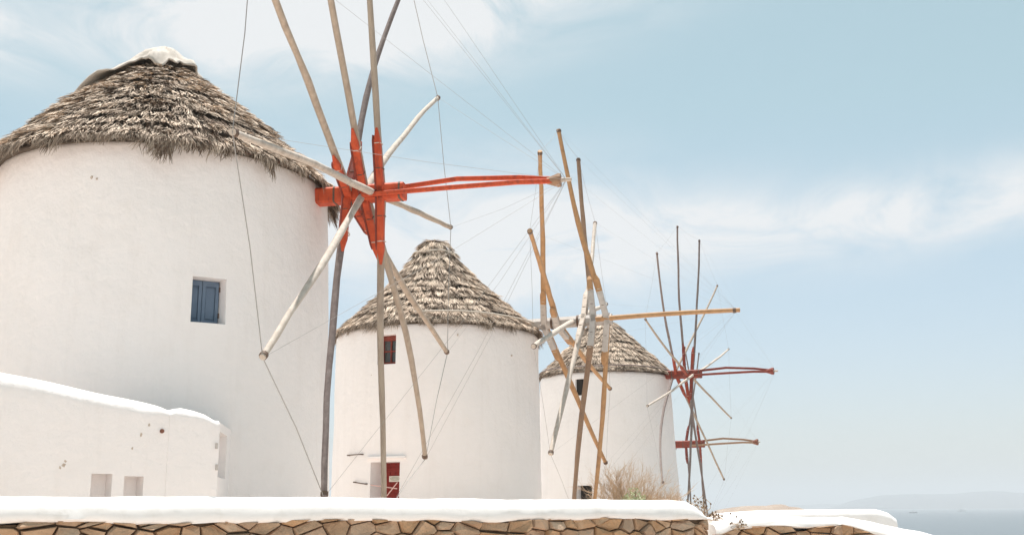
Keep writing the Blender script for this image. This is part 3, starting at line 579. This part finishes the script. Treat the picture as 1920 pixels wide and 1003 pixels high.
# its return wall to the tower, with a narrow niche
Q0 = np.array([-4.70, 17.62]); Q1 = np.array([-4.98, 19.45]); dq = (Q1 - Q0) / np.linalg.norm(Q1 - Q0); nq = np.array([-dq[1], dq[0]])
opening_wall('return_wall', lambda u, z: (*(Q0 + dq * u), z), lambda u: (nq[0], nq[1], 0), list(np.linspace(0, 1.85, 12)), list(np.linspace(-1.2, 1.38, 14)), [(.10, 1.25, .52, 1.24, .30)], M['plaster'], bl)
c = np.array([*(Q0 + dq * .95 + nq * .29), .89]); hole = MB().tube([c - np.array([*nq, 0]) * .012, c + np.array([*nq, 0]) * .01], .03, 8).build('niche_hole', M['dark'], bl)
a, z_ = pix_on_wall(302, 806); c = np.array([*(P1 + dw * a), z_]); MB().tube([c - np.array([*nw, 0]) * .03, c + np.array([*nw, 0]) * .05], .034, 8).build('drain_pipe', M['timber'], bl)
for (px_, py_) in ((404, 834), (404, 874)):
    a, z_ = pix_on_wall(px_, py_); c = np.array([*(P1 + dw * a), z_]); MB().box(c - np.array([*nw, 0]) * .02, .03, .04, .09, ((*dw, 0), (*nw, 0), (0, 0, 1))).build('hinge_stub', M['grey_paint'], bl)

def chip(parent, c, nrm, size, seed):
    r = np.random.default_rng(seed); nrm = np.array(nrm, float); rt_ = np.cross(nrm, [0, 0, 1.]); up_ = np.array([0, 0, 1.]); c = np.array(c) - nrm * .004
    ang = np.sort(r.uniform(0, 2 * math.pi, 9)); P = [c + (rt_ * math.cos(t) * .7 + up_ * math.sin(t)) * size * r.uniform(.4, 1) for t in ang]
    vs = P + [p + nrm * .03 for p in P]; n = 9; mesh_obj('plaster_chip', vs, [tuple(range(n))] + [(i, (i + 1) % n, n + (i + 1) % n, n + i) for i in range(n)], M['chip'], parent, recalc=True)
for k, (px_, py_, sz) in enumerate(((118, 868, .05), (112, 874, .035), (263, 812, .04), (247, 838, .03), (278, 794, .03), (122, 862, .03))):
    a, z_ = pix_on_wall(px_, py_); q = P1 + dw * a + nw * (.010 * math.sin(1.9 * a) + .005 * math.sin(6 * a)); chip(bl, (*q, z_), (*nw, 0), sz, k)
for k, (mill, T_, rt_, tp, zt_, az_, z_, sz) in enumerate(((m1, T1, 3.3, .033, 6.564, -5.5, 5.85, .045), (m1, T1, 3.3, .033, 6.564, -3.8, 5.82, .03), (m2, T2, 3.3, .0114, 5.474, -33, 3.95, .06), (m2, T2, 3.3, .0114, 5.474, 14, 5.12, .06), (m2, T2, 3.3, .0114, 5.474, 47, 4.6, .05))):
    a = math.radians(az_); R_ = rt_ + tp * (zt_ - z_) + .014; chip(mill, (T_[0] + R_ * math.sin(a), T_[1] - R_ * math.cos(a), z_), (-math.sin(a), math.cos(a), 0), sz, 20 + k)

# ------------------------------------------------------------------ retaining walls: dry stone with a whitewashed cap
def stone(parent, org, dx, dn, poly, proud, r, into=None):
    """irregular block: polygon (s,z) on the wall face, bulging towards the viewer"""
    P = np.array(poly); c = P.mean(0); n = len(P); vs = []
    tilt = r.normal(0, .22, 2); tilt[1] += .10
    for k, (sc, d) in enumerate(((1.0, 0.10), (1.0, -proud * .35), (0.86, -proud * .9))):
        for q in P:
            w = c + (q - c) * (sc + (r.normal(0, .035) if k == 2 else 0)); jit = (r.normal(0, .012) + float(np.clip((q - c) @ tilt, -.035, .035))) if k == 2 else r.normal(0, .006) * k
            vs.append((org[0] + dx[0] * w[0] + dn[0] * (d + jit), org[1] + dx[1] * w[0] + dn[1] * (d + jit), w[1]))
    w = c + r.normal(0, .02, 2); d = -proud * r.uniform(.8, 1.3); vs.append((org[0] + dx[0] * w[0] + dn[0] * d, org[1] + dx[1] * w[0] + dn[1] * d, w[1]))
    fs = [(k * n + i, k * n + (i + 1) % n, (k + 1) * n + (i + 1) % n, (k + 1) * n + i) for k in range(2) for i in range(n)] + [(2 * n + i, 2 * n + (i + 1) % n, 3 * n) for i in range(n)]
    if into is not None: into.add(vs, fs); return
    mesh_obj('stone', vs, fs, M['stone'], parent, recalc=True)
def stone_rows(parent, A, B, ztop, zbot, w0, w1, h, seed, zsplit, gap=.007):
    """irregular rubble: cells around jittered seeds, wider than high; stones below zsplit are joined"""
    r = np.random.default_rng(seed); A = np.array(A); B = np.array(B); L = np.linalg.norm(B - A); dx = (B - A) / L; dn = np.array([-dx[1], dx[0]])
    seeds = []; z = 0.35; row = 0
    while z > zbot - .35:
        s = -.6 + (row % 2) * .15
        while s < L + .6:
            f = float(np.clip(s / L, 0, 1)); w = (w0 + (w1 - w0) * f); hh = h * (1 + (w1 / w0 - 1) * f * .5)
            seeds.append((s + r.uniform(-.40, .40) * w, z + r.uniform(-.42, .42) * hh)); s += w * r.uniform(.65, 1.35)
        z -= h; row += 1
    seeds = [q for q in seeds if r.random() > .16]; seeds += [(r.uniform(0, L), r.uniform(zbot, .1)) for _ in range(int(L * 3.2))]      # some big blocks, some small fillers
    Sd = np.array(seeds); K = w0 / h * .75; rest = MB()                          # K: cells are stretched along the wall
    Q = Sd * np.array([1 / K, 1.0])
    for i, (cs_, cz) in enumerate(Sd):
        if cs_ < -.25 or cs_ > L + .25 or cz < zbot - .05 or cz > ztop(min(max(cs_, 0), L)) + h * .45: continue
        poly = [(cs_ - 1.2, cz - .6), (cs_ + 1.2, cz - .6), (cs_ + 1.2, cz + .6), (cs_ - 1.2, cz + .6)]
        near = np.argsort(((Q - Q[i]) ** 2).sum(1))[1:16]
        for j in near:
            m_ = (Q[i] + Q[j]) / 2; nn_ = (Q[j] - Q[i]); nn_ = np.array([nn_[0] / K, nn_[1]]); m_ = np.array([m_[0] * K, m_[1]]); nl = np.linalg.norm(nn_); nn_ = nn_ / nl; lim = m_ @ nn_ - gap * r.uniform(.5, 2.0); out = []
            for a_, b_ in zip(poly, poly[1:] + poly[:1]):
                da, db = np.dot(a_, nn_) - lim, np.dot(b_, nn_) - lim
                if da <= 0: out.append(a_)
                if da * db < 0: t_ = da / (da - db); out.append((a_[0] + (b_[0] - a_[0]) * t_, a_[1] + (b_[1] - a_[1]) * t_))
            poly = out
            if len(poly) < 3: break
        if len(poly) < 3: continue
        poly = [(min(max(p[0], -.02), L + .02), min(p[1], ztop(min(max(p[0], 0), L)))) for p in poly]
        pl = []                                                                   # merge corners that nearly coincide
        for p in poly:
            if not pl or math.hypot(p[0] - pl[-1][0], p[1] - pl[-1][1]) > .018: pl.append(p)
        if len(pl) > 2 and math.hypot(pl[0][0] - pl[-1][0], pl[0][1] - pl[-1][1]) < .018: pl.pop()
        if len(pl) < 3: continue
        P_ = np.array(pl); area = .5 * abs(np.dot(P_[:, 0], np.roll(P_[:, 1], 1)) - np.dot(P_[:, 1], np.roll(P_[:, 0], 1)))
        if area < .003: continue
        stone(parent, A, dx, dn, pl, r.uniform(.035, .10), r, None if P_[:, 1].max() > zsplit else rest)
    if rest.v: rest.build('lower_stones', M['stone'], parent)['kind'] = 'stuff'
def cap_wall(parent, path, zt, zl, width, name, mat, seed, front=.07, nseg=110, ends=True, round_end=.25):
    """whitewashed cap following a path; zt(s) top, zl(s) lower front edge"""
    r = np.random.default_rng(seed); path = np.array(path, float); seg = np.hypot(*np.diff(path, axis=0).T); cs = np.concatenate([[0], np.cumsum(seg)]); L = cs[-1]
    vs = []; ss = np.linspace(0, L, nseg); lump = r.normal(0, .006, (nseg, 14))
    lump = (lump + np.roll(lump, 1, 0) + np.roll(lump, -1, 0)) / 3
    for i, s in enumerate(ss):
        p = np.array([np.interp(s, cs, path[:, 0]), np.interp(s, cs, path[:, 1])]); p2 = np.array([np.interp(min(s + .3, L), cs, path[:, 0]), np.interp(min(s + .3, L), cs, path[:, 1])]); p1 = np.array([np.interp(max(s - .3, 0), cs, path[:, 0]), np.interp(max(s - .3, 0), cs, path[:, 1])])
        d = (p2 - p1) / np.linalg.norm(p2 - p1); n = np.array([-d[1], d[0]]); k = 1.0
        if ends: k = min(1, math.sqrt(max(0.02, min(1, (L - s) / round_end)))) 
        T0, B0 = zt(s), zl(s); H_ = T0 - B0
        prof = [(.10, B0 - .01), (-front + .015, B0), (-front - .006, B0 + H_ * .12), (-front + .004, B0 + H_ * .30), (-front + .020, B0 + H_ * .50), (-front + .05, B0 + H_ * .69), (-front + .095, B0 + H_ * .85), (-front + .16, B0 + H_ * .955), (width * .5, T0), (width - .15, T0 - .005), (width - .05, T0 - .05), (width, T0 - .16), (width + .02, B0 - .1), (width + .02, B0 - .7)]
        for j, (o_, z) in enumerate(prof):
            z2 = B0 + (z - B0) * k if j < 12 else z
            vs.append((p[0] + n[0] * (o_ + lump[i, j]), p[1] + n[1] * (o_ + lump[i, j]), z2 + lump[i, j] * .8 ))
    m = 14; fs = [(i * m + j, (i + 1) * m + j, (i + 1) * m + j + 1, i * m + j + 1) for i in range(nseg - 1) for j in range(m - 1)]
    fs += [tuple(range(m)), tuple(range((nseg - 1) * m, nseg * m))]
    return mesh_obj(name, vs, fs, mat, parent, [1] * len(fs), 60, True)
A, B = np.array([-9.0, 9.83]), np.array([2.95, 17.2]); LW = np.linalg.norm(B - A); sA = 4.117            # s of the point (-5.5,12)
rw = thing('retaining_wall', 'long tan dry-stone wall with thick whitewashed cap in front of the mills', 'wall', (-1.3, 14.6, -1.7))
frac = lambda s: (s - sA) / (LW - sA)
topw = lambda s: 0.165 - .06 * max(0, frac(s)) ** 1.5 + .006 * math.sin(1.1 * s) + .004 * math.sin(3.3 * s) - .05 * sstep((s - LW + .55) / .55)
loww = lambda s: -0.125 - .045 * frac(s) + .014 * math.sin(1.6 * s + 1) + .009 * math.sin(4.2 * s) + .005 * math.sin(9 * s)
cap_wall(rw, [A, B], topw, loww, .62, 'white_cap', M['white'], 3, nseg=150)
dx_ = (B - A) / LW; dn_ = np.array([-dx_[1], dx_[0]])
MB().box(np.array([*((A + B) / 2 + dn_ * .30), -1.0]), LW, .56, 1.72, ((*dx_, 0), (*dn_, 0), (0, 0, 1))).build('core', M['core'], rw)
stone_rows(rw, A, B, lambda s: loww(s) + .015, -1.75, .33, .24, .145, 41, -.50)
# lower wall going on to the right and then down the slope
rw2 = thing('garden_wall', 'lower whitewashed stone wall right of the long wall, sloping down towards the sea', 'wall', (5.0, 17.8, -1.7))
C0, C1, C2 = np.array([3.18, 17.75]), np.array([5.25, 18.0]), np.array([7.0, 16.9]); L1 = np.linalg.norm(C1 - C0); L2 = np.linalg.norm(C2 - C1)
top2 = lambda s: (-.155 + .02 * math.sin(2 * s) if s < L1 else -.155 - (s - L1) * .215) - .10 * (1 - sstep(s / .35)) + 0
low2 = lambda s: top2(s) - .16 - .02 * math.sin(5 * s) - .02 * math.sin(2.2 * s)
cap_wall(rw2, [C0, C1, C2], top2, low2, .55, 'white_cap', M['white'], 5, nseg=60, ends=False)
for a_, b_, off in ((C0, C1, 0), (C1, C2, L1)):
    l_ = np.linalg.norm(b_ - a_); d_ = (b_ - a_) / l_; n_ = np.array([-d_[1], d_[0]])
    MB().box(np.array([*((a_ + b_) / 2 + n_ * .28), -1.32]), l_, .5, 1.3, ((*d_, 0), (*n_, 0), (0, 0, 1))).build('core', M['core'], rw2)
    stone_rows(rw2, a_, b_, (lambda o_: lambda s: low2(s + o_) + .01)(off), -1.75, .28, .26, .14, 42 + int(off), -.75)
# white block wall behind it
blk = thing('white_block_wall', 'smooth white block wall standing behind the lower garden wall by the sea', 'wall', (5.1, 20.3, -1.0))
bv = []; xs_ = np.linspace(3.55, 6.85, 30)
for x in xs_:
    zt_ = float(np.interp(x, [3.55, 3.75, 4.6, 6.5, 6.72, 6.85], [-.19, -.10, -.055, -.045, -.10, -.20])); yb = 20.0 + .02 * math.sin(3 * x)
    for (dy, dz) in ((0, -1.6), (0, -.12), (.02, -.06), (.07, -.02), (.16, 0), (.7, .0), (.8, -.04), (.82, -1.6)): bv.append((x, yb + dy, zt_ + dz if dz > -1 else -1.7))
bfs = [(i * 8 + j, (i + 1) * 8 + j, (i + 1) * 8 + j + 1, i * 8 + j + 1) for i in range(29) for j in range(7)] + [tuple(range(8)), tuple(range(29 * 8, 30 * 8))]
mesh_obj('block', bv, bfs, M['white'], blk, [1] * len(bfs), 40, True)

# ------------------------------------------------------------------ plants
def dry_bush(name, label, cx, cy, zb, spread, height, nst, seed, thin=1.0, dark=True, levels=3):
    r = np.random.default_rng(seed); th = thing(name, label, 'bush', (cx, cy, zb)); stems = MB(); tw = MB()
    def grow(p, d, L, rad, lev):
        k = 4; pts = [p]
        for i in range(k):
            d = d + r.normal(0, .16, 3); d[2] += .03; d /= np.linalg.norm(d); p = p + d * L / k; pts.append(p)
        (stems if lev == 0 else tw).tube(pts, np.linspace(rad, rad * .55, k + 1), 4 if lev == 0 else 3, cap=False)
        if lev < levels:
            for _ in range(int(r.integers(4, 7))):
                q = pts[int(r.integers(1, k + 1))]; nd = d + r.normal(0, .42, 3); nd[2] += .12; nd /= np.linalg.norm(nd); grow(q, nd, L * r.uniform(.42, .72), rad * .5, lev + 1)
    for i in range(nst):
        a = r.uniform(0, 2 * math.pi); t = r.uniform(.1, 1); d = np.array([math.cos(a) * spread * t, math.sin(a) * spread * t * .7, height * (1.15 - .55 * t)]); l = np.linalg.norm(d); grow(np.array([cx + r.normal(0, .15), cy + r.normal(0, .15), zb]), d / l, l * .62, .017 * thin, 0)
    stems.build('stems', M['stem'], th, recalc=False); tw_ = tw.build('twigs', M['twig'], th, recalc=False); tw_['kind'] = 'stuff'
    return th
gz = lambda x, y: float(ground_z(np.array(x), np.array(y)))
dry_bush('dry_bush', 'large tangled dry brown bush in front of the third windmill', 3.72, 38.0, gz(3.72, 38) - .05, 1.85, 2.1, 22, 51, thin=1.4)
dry_bush('dry_bush', 'smaller dry grassy bush right of the large tangled one, near the spar feet', 5.05, 38.6, gz(5.05, 38.6) - .05, 1.1, 1.65, 20, 52, thin=1.3)
def leafy(name, label, cx, cy, zb, rad, h, nl, size, seed):
    r = np.random.default_rng(seed); th = thing(name, label, 'plant', (cx, cy, zb)); V = []; F = []; T = []; st = MB()
    for i in range(14):
        a = r.uniform(0, 6.28); e = np.array([cx + rad * .8 * math.cos(a) * r.random(), cy + rad * .8 * math.sin(a) * r.random(), zb + h * r.uniform(.6, 1)]); st.tube([(cx, cy, zb), (np.array([cx, cy, zb]) + e) / 2 + [0, 0, .05], e], .008, 4, cap=False)
    for i in range(nl):
        a = r.uniform(0, 6.28); q = math.sqrt(r.random()); c = np.array([cx + rad * q * math.cos(a), cy + rad * q * math.sin(a), zb + h * (1 - .55 * q * q) * r.uniform(.35, 1.05)])
        d = r.normal(0, 1, 3); d[2] = abs(d[2]) * .8; d /= np.linalg.norm(d); w = np.cross(d, r.normal(0, 1, 3)); w /= np.linalg.norm(w); l = size * r.uniform(.6, 1.3); k = len(V)
        V += [c, c + d * l * .5 + w * l * .22, c + d * l, c + d * l * .5 - w * l * .22]; F.append((k, k + 1, k + 2, k + 3)); T += [r.random()] * 4
    st.build('stems', M['stem'], th, recalc=False); o = mesh_obj('leaves', V, F, M['leaf'], th); o['kind'] = 'stuff'; at = o.data.attributes.new('tone', 'FLOAT', 'POINT'); at.data.foreach_set('value', np.array(T, np.float32))
leafy('green_plant', 'small grey-green leafy plant at the foot of the dry bush', 3.95, 36.6, gz(3.95, 36.6) - .03, .60, 1.38, 1600, .10, 61)
def weed(name, label, cx, cy, zb, h, n, seed):
    r = np.random.default_rng(seed); th = thing(name, label, 'weed', (cx, cy, zb)); st = MB(); hd = MB()
    for i in range(n):
        d = np.array([r.normal(0, .5), r.normal(0, .3), 1.0]); d /= np.linalg.norm(d); l = h * r.uniform(.5, 1.05); p = [np.array([cx + r.normal(0, .05), cy, zb]) + d * l * t + np.array([0.05, 0, 0]) * math.sin(3 * t) * r.normal() for t in np.linspace(0, 1, 5)]
        st.tube(p, np.linspace(.006, .004, 5), 4, cap=False)
        for t in (4, 3):
            c = p[t] + r.normal(0, .012, 3); hd.tube([c - [0, 0, .015], c, c + [0, 0, .018]], [.006, .017, .005], 6)
    st.build('stalks', M['twig'], th, recalc=False); hd.build('seed_heads', M['stem'], th, recalc=False)
weed('dry_weed', 'dry weed with dark seed heads at the right end of the long wall', 2.98, 17.55, -.15, .34, 12, 71)
weed('dry_weed', 'low dry weed in the gap where the garden wall begins', 3.18, 17.62, -.20, .16, 9, 72)
weed('dry_weed', 'thin dry stalks growing on the face of the lower garden wall', 3.55, 17.66, -.36, .20, 7, 73)

# ------------------------------------------------------------------ boats far out
def boat(label, px, py, length, mat, seed):
    D = -SEA / ((py - 954) / 2048); x = (px - 960) / 2048 * D; th = thing('boat', label, 'boat', (x, D, SEA)); L = length; w = L * .2
    sec = [(-.5, .8, .10), (-.2, 1, .09), (.2, .9, .10), (.42, .45, .13), (.5, .05, .15)]; vs = []
    for (s, k, hgt) in sec: vs += [(x + s * L, D - w / 2 * k, SEA + hgt * L), (x + s * L, D - w / 2 * k * .7, SEA - .3), (x + s * L, D + w / 2 * k * .7, SEA - .3), (x + s * L, D + w / 2 * k, SEA + hgt * L)]
    fs = [(i * 4 + j, (i + 1) * 4 + j, (i + 1) * 4 + (j + 1) % 4, i * 4 + (j + 1) % 4) for i in range(4) for j in range(4)] + [(0, 1, 2, 3), (16, 17, 18, 19)]
    mesh_obj('hull', vs, fs, mat, th, recalc=True)
    MB().box((x - .08 * L, D, SEA + .15 * L), L * .4, w * .7, L * .1).build('cabin', M['hull'], th); MB().box((x - .12 * L, D, SEA + .22 * L), L * .2, w * .5, L * .05).build('bridge', M['hull'], th)
    MB().tube([(x - .1 * L, D, SEA + .24 * L), (x - .1 * L, D, SEA + .36 * L)], L * .008, 6).build('mast', M['hull_dark'], th)
boat('small dark boat on the sea just right of the white block wall', 1691, 966, 17, M['hull_dark'], 1)
boat('small white boat far out on the sea near the right edge', 1780, 963.5, 26, M['hull'], 2)

# ------------------------------------------------------------------ sea haze
hz = MB().box((0, 11700, 76), 53000, 29800, 190).build('haze', bpy.data.materials.new('haze'), None); hz['kind'] = 'stuff'
hm = hz.data.materials[0]; hm.use_nodes = True; hn = hm.node_tree
for n in list(hn.nodes): hn.nodes.remove(n)
pv = hn.nodes.new('ShaderNodeVolumePrincipled'); pv.inputs['Color'].default_value = (0.89, 0.94, 1.0, 1); pv.inputs['Density'].default_value = 0.00030
ho = hn.nodes.new('ShaderNodeOutputMaterial'); hn.links.new(pv.outputs[0], ho.inputs['Volume'])
